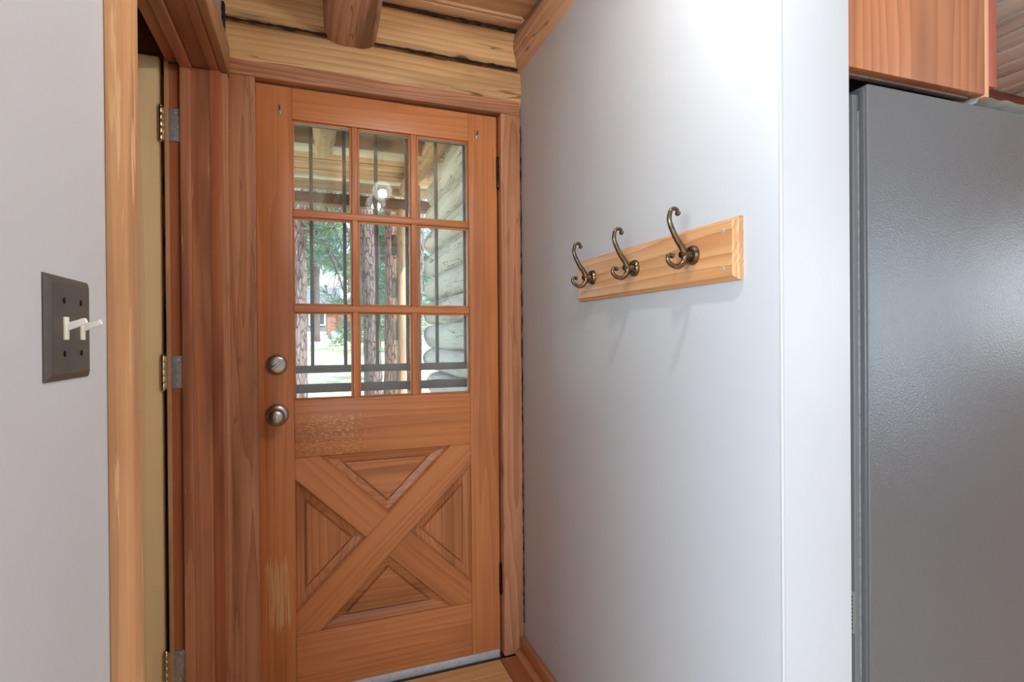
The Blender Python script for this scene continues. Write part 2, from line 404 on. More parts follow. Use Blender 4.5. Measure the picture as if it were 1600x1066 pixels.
def log(name, parent, mat, L, ry, rz, loc, xdir=(1, 0, 0), zdir=(0, 0, 1), amp=.006, seg=28, power=2.0, rings=40, seed=0):
    """peeled log: own x axis = length, slightly irregular; ry / rz half widths; power > 2 squares it"""
    bm = bmesh.new(); rr = []
    for i in range(rings + 1):
        x = -L / 2 + L * i / rings; r = []
        for k in range(seg):
            a = 2 * math.pi * k / seg; c, s = math.cos(a), math.sin(a)
            q = (abs(c) ** power + abs(s) ** power) ** (-1 / power)
            n = mnoise.noise(Vector((x * 2.2 + seed * 7.1, c * 1.3, s * 1.3 + seed))) + .4 * mnoise.noise(Vector((x * 9 + seed, c * 3, s * 3)))
            r.append(bm.verts.new((x, (ry * q + n * amp) * c, (rz * q + n * amp) * s)))
        rr.append(r)
    for A, B in zip(rr, rr[1:]):
        for k in range(seg): bm.faces.new((A[k], B[k], B[(k + 1) % seg], A[(k + 1) % seg]))
    bm.faces.new(rr[0]); bm.faces.new(rr[-1][::-1])
    return add(name, mesh_of(bm, name, ang=60), mat, parent, loc, orient(xdir, zdir))

def screw(parent, loc, zdir, r=.004, mat='screw_zinc', name='screw'):
    o = lathe(name, parent, mat, [(0, .0012), (r * .6, .0012), (r, .0004), (r, -.002)], loc, zdir, 14)
    z = Vector(zdir); x = Vector((0, 0, 1)) - z * z.z
    s = add('slot', box_me('slot', (-r * .6, -r * .1, -.0002), (r * .6, r * .1, .0013)), 'vinyl_grey', o, Vector(loc) + z * .0001, orient(x if x.length > .1 else (1, 0, 0), z))
    return o

# ================================================================== SETTING
D = 1.95           # front face of the entry door
CZ = 2.405         # ceiling height
XL, XR = -.255, .762
# ---- floor: slab and oak planks
fl = add('floor', box_me('floor', (-2.6, -3.3, -.22), (3.6, 1.915, -.02)), 'oak_floor')
struct(fl, 'light oak strip floor in front of the entry door', 'floor')
y = 1.915
while y > -.3:
    w = .083
    x0, x1 = XL - .1, .660
    xs = [x0, x1] if y > 1.85 else [x0, x0 + .25 + .5 * rnd.random(), x1]
    for a, b in zip(xs, xs[1:]):
        board('floor_plank', fl, 'oak_floor', b - a - .0015, w - .0015, .02, ((a + b) / 2, y - w / 2, -.010), bev=.001, seg=1)
    y -= w
board('floor_border_plank', fl, 'floor_red', 2.2, .10, .021, (.7105, .815, -.0095), (0, 1, 0))
xk = .93
while xk < 3.4:
    board('kitchen_floor_plank', fl, 'oak_floor', 4.4, .118, .02, (xk + .06, -.75, -.010), (0, 1, 0), bev=.001, seg=1); xk += .12
th = add('threshold', box_me('threshold', (-.2, 1.915, -.10), (.71, 2.13, -.034), .004), 'dark_board', fl)

# ---- ceiling
ce = add('ceiling', box_me('ceiling', (-2.6, -3.3, CZ + .022), (3.6, 2.13, CZ + .25)), 'kitchen_log')
struct(ce, 'timber board ceiling above the entry and the kitchen', 'ceiling')
y = 1.93; i = 0
while y > -1.2:
    w = (.062 if i == 0 else .148)
    board('ceiling_plank', ce, 'ceiling_wood', 1.30, w - .004, .022, (.27, y - w / 2, CZ + .011 - (.012 if i == 0 else 0)), (1, 0, 0), (0, 0, -1), .004, 2)
    y -= w; i += 1
board('ceiling_batten', ce, 'ceiling_wood', 1.0, .014, .012, (.25, 1.862, CZ - .004), (1, 0, 0), (0, 0, -1), .004)
x = .945
while x < 3.45:
    board('whitewashed_ceiling_plank', ce, 'white_plank', 4.6, .128, .022, (x + .0665, -.55, CZ + .013), (0, 1, 0), (0, 0, -1), .005, 2); x += .139

# ---- log wall with the entry door
wb = root('wall_back', (0, 0, 0)); struct(wb, 'log wall around the entry door', 'wall')
add('wall_core', box_me('wall_core', (-2.6, 1.97, -.2), (-.20, 2.13, 2.7)), 'dark_board', wb)
add('wall_core', box_me('wall_core', (.71, 1.97, -.2), (1.05, 2.13, 2.7)), 'dark_board', wb)
add('wall_core', box_me('wall_core', (-.20, 1.985, 2.09), (.71, 2.13, 2.7)), 'caulk_dark', wb)
log('log', wb, 'log_wood', 1.03, .052, .078, (.252, 1.967, 2.166), (1, 0, 0), amp=.004, power=3.0, seed=3)
log('log', wb, 'log_wood', 1.03, .056, .073, (.252, 1.965, 2.316), (1, 0, 0), amp=.005, power=3.0, seed=5)
log('log', wb, 'rafter_wood', 1.03, .05, .05, (.252, 1.972, 2.44), (1, 0, 0), amp=.005, power=3.0, seed=8)
# black oakum stuffed in the joints of the logs
for z, dy in ((2.2415, 0), (2.389, 0)):
    P = [(-.25 + 1.0 * k / 60, 1.920 + .002 * rnd.random(), z + .003 * (rnd.random() - .5)) for k in range(61)]
    tube('joint_packing', wb, 'caulk_dark', P, [.0030 + .003 * rnd.random() for _ in P], 7)
P = [(-.250 + .003 * (rnd.random() - .5), 1.914, 2.16 + .24 * k / 40) for k in range(41)]
tube('joint_packing', wb, 'caulk_dark', P, [.004 + .004 * rnd.random() for _ in P], 7)
P = [(XR - .004 + .002 * (rnd.random() - .5), 1.913, 2.02 - 1.9 * k / 120) for k in range(121)]
tube('joint_packing', wb, 'caulk_dark', P, [.0008 + .0022 * rnd.random() for _ in P], 6)

# ---- painted partition on the right
wr = add('wall_right', None or box_me('wall_right', (XR, .705, -.02), (.930, 1.99, CZ + .02), .006, 3), 'wall_paint')
struct(wr, 'white painted partition wall carrying the coat rack', 'wall')
P = [(XR + .0024, .7074, CZ * k / 60) for k in range(61)]
tube('corner_bead', wr, 'wall_paint', P, [.0032] * 61, 8)

# ---- left wall with the side doorway
def wall_mesh(name, boxes):
    bm = bmesh.new()
    for lo, hi in boxes: bm_box(bm, lo, hi)
    return mesh_of(bm, name, False)
wl_ = add('wall_left', wall_mesh('wall_left', [((-.395, .42, -.02), (XL, .885, CZ + .02)), ((-2.6, .42, -.02), (-.395, .54, CZ + .02)), ((-.395, .885, 2.075), (XL, 1.965, CZ + .02)), ((-.395, 1.905, -.02), (XL - .004, 1.965, 2.075))]), 'wall_paint')
struct(wl_, 'white painted wall with the dark double switch plate', 'wall')
# ---- unlit room behind the side doorway
wc = root('wall_side_room', (0, 0, 0)); struct(wc, 'dark log wall of the side room', 'wall')
add('wall_core', box_me('wall_core', (-2.6, .54, -.2), (-2.5, 1.97, 2.7)), 'dark_board', wc)
for k in range(6):
    log('log', wc, 'kitchen_log', 2.1, .05, .088, (-1.45, 1.95, 2.32 - .18 * k), (1, 0, 0), seg=16, rings=14, power=3, seed=20 + k)

# ---- kitchen and rear walls (behind and beside the camera)
wk = root('wall_kitchen', (0, 0, 0)); struct(wk, 'dark reddish log wall behind the refrigerator', 'wall')
add('wall_core', box_me('wall_core', (.93, 1.74, -.2), (3.6, 1.97, 2.7)), 'kitchen_log', wk)
for k in range(4):
    log('log', wk, 'kitchen_log', 2.62, .055, .098, (2.25, 1.672 + .012 * (k % 2), 2.315 - .198 * k), (1, -.006, 0), seg=20, rings=20, power=3, seed=40 + k)
def holed_wall(name, axis, pos, t, a0, a1, holes, z1=2.7):
    """wall in plane axis=pos with rectangular holes [(u0,u1,z0,z1)]"""
    bx = []; u = a0
    def bb(u0, u1, z0, zz):
        if u1 - u0 < 1e-4: return
        bx.append(((u0, pos - t, z0), (u1, pos, zz)) if axis == 'y' else ((pos, u0, z0), (pos + t, u1, zz)))
    for h in holes:
        bb(u, h[0], -.2, z1); bb(h[0], h[1], -.2, h[2]); bb(h[0], h[1], h[3], z1); u = h[1]
    bb(u, a1, -.2, z1)
    return add(name, wall_mesh(name, bx), 'casing_wood' if name == 'wall_east' else 'wall_paint')
HR = [(-2.0, -.5, .8, 2.1)]; HE = [(-2.65, -1.25, .75, 2.15), (-.55, -.01, 1.18, 1.82)]; HW = [(-2.4, -.1, .65, 2.25)]  # rear, west and wider east openings are added for the fill lights
w3 = holed_wall('wall_rear', 'y', -3.2, .12, -2.6, 3.6, HR); struct(w3, 'white wall with one window at the back of the room', 'wall')
w4 = holed_wall('wall_east', 'x', 3.45, .12, -3.3, 1.97, HE); struct(w4, 'wooden kitchen wall with two windows', 'wall')
w5 = holed_wall('wall_west', 'x', -2.62, .12, -3.3, .42, HW); struct(w5, 'white west wall with the wide window', 'wall')
for n, (ax, pos, h) in enumerate([('y', -3.26, HR[0]), ('x', 3.51, HE[0]), ('x', 3.51, HE[1]), ('x', -2.56, HW[0])]):
    u0, u1, z0, z1 = h
    wr_ = root('window_%d' % (n + 1), ((u0 + u1) / 2, pos, z0) if ax == 'y' else (pos, (u0 + u1) / 2, z0))
    struct(wr_, ['white framed window in the rear wall', 'white framed window in the east wall', 'small white framed kitchen window', 'wide white framed window in the west wall'][n], 'window')
    uu = (1, 0, 0) if ax == 'y' else (0, 1, 0); nn = (0, 1, 0) if ax == 'y' else (1, 0, 0)
    def pt(u, z): return (u, pos, z) if ax == 'y' else (pos, u, z)
    for z in (z0 + .025, z1 - .025): board('window_frame', wr_, 'trim_white', u1 - u0, .05, .06, pt((u0 + u1) / 2, z), uu, nn)
    for u in (u0 + .025, (u0 + u1) / 2, u1 - .025): board('window_frame', wr_, 'trim_white', z1 - z0 - .1, .05, .06, pt(u, (z0 + z1) / 2), (0, 0, 1), nn)
    board('pane', wr_, 'pane_glass', u1 - u0 - .1, z1 - z0 - .1, .004, pt((u0 + u1) / 2, (z0 + z1) / 2), uu, nn, 0)

# ---- casing of the entry door
t1 = root('trim_1', (0, 0, 0)); struct(t1, 'rustic reddish board casing around the entry door', 'door casing')
NY = (0, -1, 0)
board('header_board', t1, 'header_wood', 1.008, .096, .062, (.254, 1.920 + .031, 2.114), (1, 0, 0), NY, .004, 2, .0016)
board('side_board', t1, 'casing_wood', 2.063, .088, .062, (-.206, 1.951, 1.034), (0, 0, 1), NY, .004, 2, .0012)
board('side_board', t1, 'casing_wood', 2.063, .079, .062, (.7205, 1.951, 1.034), (0, 0, 1), NY, .004, 2, .0012)
board('jamb', t1, 'jamb_red', 2.09, .12, .024, (-.184, 2.045, 1.03), (0, 0, 1), (1, 0, 0))
board('jamb', t1, 'jamb_red', 2.09, .12, .024, (.695, 2.045, 1.03), (0, 0, 1), (-1, 0, 0))
board('head_jamb', t1, 'jamb_red', .86, .12, .020, (.255, 2.045, 2.081), (1, 0, 0), (0, 0, -1))
board('door_stop', t1, 'jamb_red', 2.05, .05, .012, (.678, 2.028, 1.03), (0, 0, 1), (-1, 0, 0))
board('door_stop', t1, 'jamb_red', 2.05, .05, .012, (-.166, 2.028, 1.03), (0, 0, 1), (1, 0, 0))
board('door_stop', t1, 'jamb_red', .83, .05, .012, (.255, 2.028, 2.067), (1, 0, 0), (0, 0, -1))

# ---- casing and jamb of the side doorway
t2 = root('trim_2', (0, 0, 0)); struct(t2, 'worn reddish wood frame of the side doorway', 'door frame')
YJ = 1.87
NX = (1, 0, 0)
board('casing_board', t2, 'casing_light', 2.14, .066, .023, (XL + .0115, .894, 1.07), (0, 0, 1), NX, .003, 2, .0008)
board('casing_board', t2, 'casing_wood', 2.04, .040, .020, (XL + .010, 1.892, 1.02), (0, 0, 1), NX, .003)
board('head_casing', t2, 'casing_light', 1.01, .096, .023, (XL + .0115, 1.406, 2.092), (0, 1, 0), NX, .003)
# far jamb: face, stop, hinge rabbet and back edge
board('jamb_face', t2, 'jamb_wood', 2.045, .072, .030, (-.298, YJ + .015, 1.022), (0, 0, 1), NY, .002)
board('jamb_edge', t2, 'jamb_red', 2.045, .030, .030, (-.2680, YJ + .0125, 1.022), (0, 0, 1), NY, .002)
board('jamb_stop', t2, 'jamb_wood', 2.045, .028, .044, (-.348, YJ + .010, 1.022), (0, 0, 1), NY, .003)
board('jamb_rabbet', t2, 'jamb_red', 2.045, .034, .026, (-.3775, YJ + .017, 1.022), (0, 0, 1), NY, .002)
board('jamb_back_edge', t2, 'casing_light', 2.06, .011, .030, (-.3985, YJ + .012, 1.03), (0, 0, 1), NY, .002)
# head jamb pieces, running the length of the opening
HL, HY = .985, 1.378
ZH = 2.045
board('head_jamb_face', t2, 'jamb_wood', HL, .046, .030, (-.306, HY, ZH + .015), (0, 1, 0), (0, 0, -1), .002)
board('head_jamb_edge', t2, 'casing_wood', HL, .026, .030, (-.270, HY, ZH + .013), (0, 1, 0), (0, 0, -1), .002)
board('head_jamb_stop', t2, 'jamb_wood', HL, .030, .044, (-.345, HY, ZH + .009), (0, 1, 0), (0, 0, -1), .003)
board('head_jamb_rabbet', t2, 'jamb_red', HL, .038, .026, (-.379, HY, ZH + .017), (0, 1, 0), (0, 0, -1), .002)
board('near_jamb', t2, 'jamb_wood', 2.045, .14, .03, (-.325, .900, 1.022), (0, 0, 1), (0, 1, 0), .002)

# ---- baseboard under the coat rack wall
bb = root('baseboard_right', (0, 0, 0)); struct(bb, 'low wooden baseboard with shoe moulding under the white partition', 'baseboard')
board('base_board', bb, 'base_wood', 1.21, .062, .018, (XR - .009, 1.312, .0325), (0, 1, 0), (-1, 0, 0), .003)
bm = bmesh.new(); bm_tube(bm, [(-.605, 0, 0), (.605, 0, 0)], [.016, .016], 16)
add('shoe_moulding', mesh_of(bm, 'shoe_moulding'), 'base_wood', bb, (XR - .024, 1.312, .006), orient((0, 1, 0), (0, 0, 1)))

# ---- log rafters
lr = log('log_rafter', ce, 'rafter_wood', 3.2, .088, .090, (.137, .36, 2.302), (0, 1, 0), amp=.007, seed=11, rings=60, power=2.6)
tag(lr, 'thick peeled log rafter running above the entry door')
lr2 = log('log_rafter', ce, 'rafter_wood', 3.2, .116, .118, (.845, .36, 2.318), (0, 1, 0), amp=.005, seed=14, rings=60)
tag(lr2, 'reddish log beam along the top of the white partition wall')

# ================================================================== ENTRY DOOR
d1 = root('door_1', (.254, 1.972, 0)); struct(d1, 'orange stained wooden entry door with nine panes and crossbuck lower panel', 'door')
X0, X1, Z0, Z1 = -.164, .674, -.022, 2.060
GX0, GX1 = -.053, .5625
Zg0, Zg1 = 1.008, 1.955
T = .044; YM = D + T / 2
zc = (Z0 + Z1) / 2
board('stile', d1, 'door_stile_worn', Z1 - Z0, GX0 - X0, T, ((X0 + GX0) / 2, YM, zc), (0, 0, 1), NY, .0025)
board('stile', d1, 'door_wood', Z1 - Z0, X1 - GX1, T, ((X1 + GX1) / 2, YM, zc), (0, 0, 1), NY, .0025)
GW = GX1 - GX0; GC = (GX0 + GX1) / 2
PZ0, PZ1 = .215, .815
board('top_rail', d1, 'door_wood', GW - .001, Z1 - Zg1, T - .001, (GC, YM, (Z1 + Zg1) / 2), (1, 0, 0), NY, .0015)
board('lock_rail', d1, 'door_rail_worn', GW - .001, Zg0 - PZ1, T - .001, (GC, YM, (Zg0 + PZ1) / 2), (1, 0, 0), NY, .0015)
board('bottom_rail', d1, 'door_wood', GW - .001, PZ0 - Z0, T - .001, (GC, YM, (PZ0 + Z0) / 2), (1, 0, 0), NY, .0015)
zr = [(1.650, 1.628), (1.330, 1.306)]
xc = [(.1385, .1605), (.3455, .3685)]
for a, b in zr: board('muntin', d1, 'door_wood', GW, a - b, .034, (GC, D + .004 + .017, (a + b) / 2), (1, 0, 0), NY, .005, 3)
rows = [(Zg1, zr[0][0]), (zr[0][1], zr[1][0]), (zr[1][1], Zg0)]
for a, b in xc:
    for hi, lo in rows: board('muntin', d1, 'door_wood', hi - lo + .004, b - a, .032, ((a + b) / 2, D + .006 + .016, (hi + lo) / 2), (0, 0, 1), NY, .005, 3)
cols = [(GX0, xc[0][0]), (xc[0][1], xc[1][0]), (xc[1][1], GX1)]
for hi, lo in rows:
    for a, b in cols:
        p = board('pane', d1, 'pane_glass', b - a - .002, hi - lo - .002, .003, ((a + b) / 2, D + .026, (hi + lo) / 2), (1, 0, 0), NY, 0)
        bm = bmesh.new(); e = .0045; w, h = (b - a) / 2, (hi - lo) / 2
        for lo_, hi_ in (((-w, -.004, -h), (-w + e, .006, h)), ((w - e, -.004, -h), (w, .006, h)), ((-w + e, -.004, h - e), (w - e, .006, h)), ((-w + e, -.004, -h), (w - e, .006, -h + e))):
            bm_box(bm, lo_, hi_)
        bmesh.ops.subdivide_edges(bm, edges=[q for q in bm.edges if q.calc_length() > .08], cuts=24)
        for v in bm.verts:
            n = mnoise.noise_vector(v.co * 90 + Vector((a * 50, 0, hi * 30))); v.co.x += n.x * .0012; v.co.z += n.z * .0012
        add('glazing_putty', mesh_of(bm, 'glazing_putty', False), 'putty', p, ((a + b) / 2, D + .026, (hi + lo) / 2))
        # inner sticking strips
        for (L, c, xd) in ((b - a, ((a + b) / 2, D + .017, hi - .003), (1, 0, 0)), (b - a, ((a + b) / 2, D + .017, lo + .003), (1, 0, 0)),
                           (hi - lo, (a + .003, D + .017, (hi + lo) / 2), (0, 0, 1)), (hi - lo, (b - .003, D + .017, (hi + lo) / 2), (0, 0, 1))):
            board('sticking', d1, 'door_wood', L, .006, .012, c, xd, NY, .002)
# crossbuck
rect = [(GX0, PZ0), (GX1, PZ0), (GX1, PZ1), (GX0, PZ1)]
def diag(p, q, hw):
    dx, dz = q[0] - p[0], q[1] - p[1]; l = math.hypot(dx, dz); dx /= l; dz /= l; nx, nz = -dz, dx
    return (dx, dz), (nx, nz, nx * p[0] + nz * p[1] + hw), (-nx, -nz, -(nx * p[0] + nz * p[1]) + hw)
dA, hA1, hA2 = diag((GX0, PZ0), (GX1, PZ1), .054)
dB, hB1, hB2 = diag((GX0, PZ1), (GX1, PZ0), .054)
neg = lambda h: (-h[0], -h[1], -h[2])
bA = clip_poly(clip_poly(rect, *hA1), *hA2)
prism_xz('brace', d1, 'door_wood', bA, D + .001, D + .034, dA, .003)
sB = clip_poly(clip_poly(rect, *hB1), *hB2)
for h in (hA1, hA2):
    prism_xz('brace', d1, 'door_wood', clip_poly(sB, *neg(h)), D + .0025, D + .034, dB, .003)
def tri_panel(pts, grain):
    cx = sum(p[0] for p in pts) / 3; cz = sum(p[1] for p in pts) / 3
    area = abs((pts[1][0] - pts[0][0]) * (pts[2][1] - pts[0][1]) - (pts[2][0] - pts[0][0]) * (pts[1][1] - pts[0][1])) / 2
    per = sum(math.dist(pts[i], pts[(i + 1) % 3]) for i in range(3)); inr = 2 * area / per
    ix = sum(pts[i][0] * math.dist(pts[(i + 1) % 3], pts[(i + 2) % 3]) for i in range(3)) / per
    iz = sum(pts[i][1] * math.dist(pts[(i + 1) % 3], pts[(i + 2) % 3]) for i in range(3)) / per
    rot = orient((grain[0], 0, grain[1]), NY); inv = rot.inverted()
    bm = bmesh.new(); rings = []
    for inset, dep in ((0, .012), (.004, .016), (.006, .019), (.028, .026), (.030, .032), (.0335, .032), (.0355, .018)):
        k = 1 - inset / inr
        rings.append([bm.verts.new(inv @ Vector((ix + (p[0] - ix) * k - cx, dep, iz + (p[1] - iz) * k - cz))) for p in pts])
    for A, B in zip(rings, rings[1:]):
        for i in range(3): bm.faces.new((A[i], A[(i + 1) % 3], B[(i + 1) % 3], B[i]))
    bm.faces.new(rings[-1])
    back = [bm.verts.new(inv @ Vector((p[0] - cx, .040, p[1] - cz))) for p in pts]
    for i in range(3): bm.faces.new((rings[0][(i + 1) % 3], rings[0][i], back[i], back[(i + 1) % 3]))
    bm.faces.new(back[::-1])
    add('triangular_panel', mesh_of(bm, 'triangular_panel', False), 'door_panel_wood', d1, (cx, D, cz), rot)
combos = [(neg(hA1), neg(hB2)), (neg(hA1), neg(hB1)), (neg(hA2), neg(hB1)), (neg(hA2), neg(hB2))]
for ha, hb in combos:
    pg = clip_poly(clip_poly(rect, *ha), *hb)
    if len(pg) >= 3:
        # merge near-duplicate points
        q = []
        for p in pg:
            if all(math.dist(p, r) > .004 for r in q): q.append(p)
        if len(q) == 3:
            horiz = max(abs(q[i][1] - q[(i + 1) % 3][1]) < 1e-5 for i in range(3))
            tri_panel(q, (1, 0) if horiz else (0, 1))
# backing of the panel (outer skin)
add('outer_panel', box_me('outer_panel', (GX0, D + .038, PZ0), (GX1, D + .043, PZ1)), 'door_wood', d1)
# sweep
sw = add('door_sweep', box_me('door_sweep', (X0 + .01, D - .006, -.010), (X1 - .004, D, .020), .0015), 'aluminium', d1)
add('sweep_lip', box_me('sweep_lip', (X0 + .01, D - .010, -.030), (X1 - .004, D - .002, -.009), .002), 'vinyl_grey', sw)
for k in range(6): screw(sw, (-.12 + .157 * k, D - .006, .008), NY, .0035)
# knob and deadbolt
kx, kz = -.1065, .962
kb = lathe('door_knob', d1, 'nickel', [(0, .074), (.010, .0735), (.020, .071), (.0265, .064), (.028, .056), (.026, .046), (.020, .038), (.0125, .033), (.012, .012), (.014, .008)], (kx, D, kz), NY, 32)
lathe('rosette', kb, 'nickel', [(.014, .014), (.022, .0135), (.030, .011), (.0355, .007), (.037, .003), (.037, 0)], (kx, D, kz), NY, 36)
lathe('key_cylinder', kb, 'steel', [(0, .0765), (.006, .0765), (.0085, .0755), (.0095, .0735), (.0095, .070)], (kx, D, kz), NY, 20)
add('turn_button', box_me('turn_button', (-.0016, -.006, 0), (.0016, .006, .006), .0006), 'nickel', kb, (kx, D - .0755, kz), orient((1, 0, .2), NY))
kz = 1.130
db = lathe('deadbolt', d1, 'nickel', [(0, .014), (.022, .0135), (.029, .011), (.0325, .007), (.034, .003), (.034, 0)], (kx, D, kz), NY, 36)
add('thumb_turn', box_me('thumb_turn', (-.024, -.0045, 0), (.024, .0045, .013), .003, 3), 'nickel', db, (kx + .003, D - .0135, kz + .001), orient((1, 0, .85), NY))
screw(db, (kx - .013, D - .0132, kz + .001), NY, .003, 'steel')
# small plates left over at the top corners
for x, z, a in ((-.090, 1.981, .06), (.5955, 1.984, -.22)):
    bm = bmesh.new(); bm_lathe(bm, [(0, .0035), (.0075, .0035), (.009, .002), (.009, 0)], 20)
    for v in bm.verts: v.co.x *= .62; v.co.y *= 1.9
    pl = add('hanger_plate', mesh_of(bm, 'hanger_plate'), 'nickel', d1, (x, D, z), orient((1, 0, a), NY))
    add('plate_slot', box_me('plate_slot', (-.002, -.004, .003), (.002, .010, .0042), .0008), 'dark_hole', pl, (x, D, z), orient((1, 0, a), NY))
def butt_hinge(parent, x, z0, z1, yk, mat, r=.0068, nk=5):
    L = (z1 - z0)
    hg = root('hinge', (x, yk, z0)); hg.parent = parent; hg.matrix_basis = BASE[parent.name].inverted() @ BASE['hinge' if hg.name == 'hinge' else hg.name]
    for k in range(nk):
        a, b = z0 + L * k / nk, z0 + L * (k + 1) / nk
        lathe('knuckle', hg, mat, [(0, .0005), (r * .85, .0005), (r, .0018), (r, b - a - .0018), (r * .85, b - a - .0005), (0, b - a - .0005)], (x, yk, a), (0, 0, 1), 14)
    for z, s in ((z1, 1), (z0, -1)): lathe('pin_tip', hg, mat, [(r * .8, 0), (r * .95, .002), (r * .6, .006), (0, .008)], (x, yk, z), (0, 0, s), 14)
    return hg
for a, b in ((1.790, 1.902), (.232, .345)):
    hg = butt_hinge(d1, .6775, a, b, D - .002, 'bronze_dark')
    add('hinge_leaf', box_me('hinge_leaf', (.6745, D, a), (.6775, D + .03, b)), 'bronze_dark', hg)

# ---- pale door standing open in the side room
d2 = root('door_2', (-.42, YJ, 0)); struct(d2, 'pale pine slab door standing open inside the side doorway', 'door')
board('door_slab', d2, 'pine_pale', 2.05, .78, .036, (-.809, YJ + .018, 1.035), (0, 0, 1), NY, .003)
board('door_edge', d2, 'pine_pale', 2.05, .0012, .034, (-.4184, YJ + .018, 1.035), (0, 0, 1), NY, 0)
for a in (1.811, 1.067, .178):
    b = a + .100
    hg = butt_hinge(d2, -.4125, a, b, YJ - .005, 'hinge_brass', .0062)
    add('hinge_leaf', box_me('hinge_leaf', (-.4125, YJ - .0025, a + .001), (-.3935, YJ - .0005, b - .001)), 'hinge_brass', hg)
    lf = add('hinge_leaf', box_me('hinge_leaf', (-.3935, YJ - .0015, a + .001), (-.3625, YJ + .0055, b - .001), .0006), 'steel', hg)
    for x, z in ((-.376, a + .088), (-.370, a + .050), (-.378, a + .012)): screw(lf, (x, YJ - .0015, z), NY, .0038)

# ================================================================== COAT RACK
yc = (.792 + 1.426) / 2; zr_ = 1.378
cr = root('coat_rack', (XR, yc, zr_ - .06)); tag(cr, 'oak board coat rack with three bronze hooks on the white partition', 'coat rack')
bm = bmesh.new(); Lh, Wh = .3175, .0595
prof = [(0, 0), (0, .010), (.003, .0130), (.0042, .0130), (.0055, .0170), (.008, .020)]
rings = []
for ins, h in prof: rings.append([bm.verts.new((sx * (Lh - ins), sy * (Wh - ins), h)) for sx, sy in ((-1, -1), (1, -1), (1, 1), (-1, 1))])
for A, B in zip(rings, rings[1:]):
    for i in range(4): bm.faces.new((A[i], A[(i + 1) % 4], B[(i + 1) % 4], B[i]))
bm.faces.new(rings[0][::-1]); bm.faces.new(rings[-1])
# grain axis along the wall, face towards the room
add('rack_board', mesh_of(bm, 'rack_board', False), 'oak_rack', cr, (XR, yc, zr_), orient((0, -1, 0), (-1, 0, 0)))
for yy in (.823, 1.4075):
    for zz in (1.4145, 1.3415): screw(cr, (XR - .020, yy, zz), (-1, 0, 0), .0048)
hook_px = [(.7046, 1.4645), (.7030, 1.4705), (.6968, 1.4730), (.6885, 1.4700), (.6848, 1.4600), (.6840, 1.4473), (.6902, 1.4309), (.7010, 1.4120), (.7152, 1.3932), (.7205, 1.3777), (.7165, 1.3631), (.7021, 1.3546), (.6849, 1.3604), (.6788, 1.3705), (.6830, 1.3790), (.6905, 1.3770)]
hr = [.0032, .0040, .0042, .0042, .0046, .0052, .0056, .0060, .0066, .0070, .0064, .0054, .0046, .0040, .0036, .0030]
for yy in (.909, 1.1215, 1.331):
    P, ra = smooth_path([(x, yy, z) for x, z in hook_px], hr, 5)
    hk = tube('coat_hook', cr, 'bronze', P, ra, 12)
    lathe('hook_tip', hk, 'bronze', [(0, .0055), (.0035, .005), (.0052, .0025), (.0056, 0), (.0052, -.0025), (.0035, -.005), (0, -.0055)], (.7046, yy, 1.4640), (0, 1, 0), 14)
    lathe('hook_tip', hk, 'bronze', [(0, .0055), (.0035, .005), (.005, .0025), (.0052, 0), (.005, -.0025), (.0035, -.005), (0, -.0055)], (.6900, yy, 1.3765), (0, 1, 0), 14)
    ro = lathe('hook_rosette', hk, 'bronze', [(0, .014), (.005, .0138), (.0075, .012), (.009, .0095), (.012, .0088), (.0145, .0098), (.0175, .0085), (.0195, .005), (.0205, .002), (.0205, 0)], (XR - .020, yy, 1.3800), (-1, 0, 0), 28)
    lathe('hook_neck', hk, 'bronze', [(.009, 0), (.0075, .006), (.0068, .014), (.0068, .022)], (XR - .029, yy, 1.3800), (-1, 0, 0), 16)
    for k in range(8):
        a = k * math.pi / 4
        lathe('rosette_bead', ro, 'bronze_dark', [(0, .0022), (.0018, .0018), (.0028, 0)], (XR - .0289, yy + .0118 * math.cos(a), 1.38 + .0118 * math.sin(a)), (-1, 0, 0), 8)

# ================================================================== SWITCH
sy_, sz_ = .7345, 1.2250
ls = root('light_switch', (XL, sy_, sz_ - .055)); tag(ls, 'dark bronze double switch plate with two ivory toggles on the white wall', 'light switch')
bm = bmesh.new(); rings = []
for ins, h in ((0, 0), (0, .0015), (.002, .003), (.0075, .0058), (.010, .0062)):
    rings.append([bm.verts.new((sx * (.0575 - ins), sy * (.0565 - ins), h)) for sx, sy in ((-1, -1), (1, -1), (1, 1), (-1, 1))])
for A, B in zip(rings, rings[1:]):
    for i in range(4): bm.faces.new((A[i], A[(i + 1) % 4], B[(i + 1) % 4], B[i]))
bm.faces.new(rings[0][::-1]); bm.faces.new(rings[-1])
add('switch_plate', mesh_of(bm, 'switch_plate', True, 12), 'switch_plate', ls, (XL, sy_, sz_), orient((0, 1, 0), (1, 0, 0)))
for yy in (.7155, .7605):
    cl = add('toggle_collar', box_me('toggle_collar', (XL + .005, yy - .0048, sz_ - .0125), (XL + .0085, yy + .0048, sz_ + .0125), .001), 'ivory', ls)
    bm = bmesh.new(); bm_box(bm, (-.0035, -.0042, 0), (.0035, .0042, .021), .0018, 3)
    for v in bm.verts:
        k = 1 - .25 * max(0, v.co.z) / .021; v.co.x *= k; v.co.y *= k
    add('toggle_lever', mesh_of(bm, 'toggle_lever'), 'white_plastic', cl, (XL + .006, yy, sz_ + .001), orient((0, 1, 0), (.93, 0, .37)))
    for zz in (sz_ + .030, sz_ - .0275): screw(ls, (XL + .0062, yy - .002, zz), (1, 0, 0), .0036, 'bronze_dark')

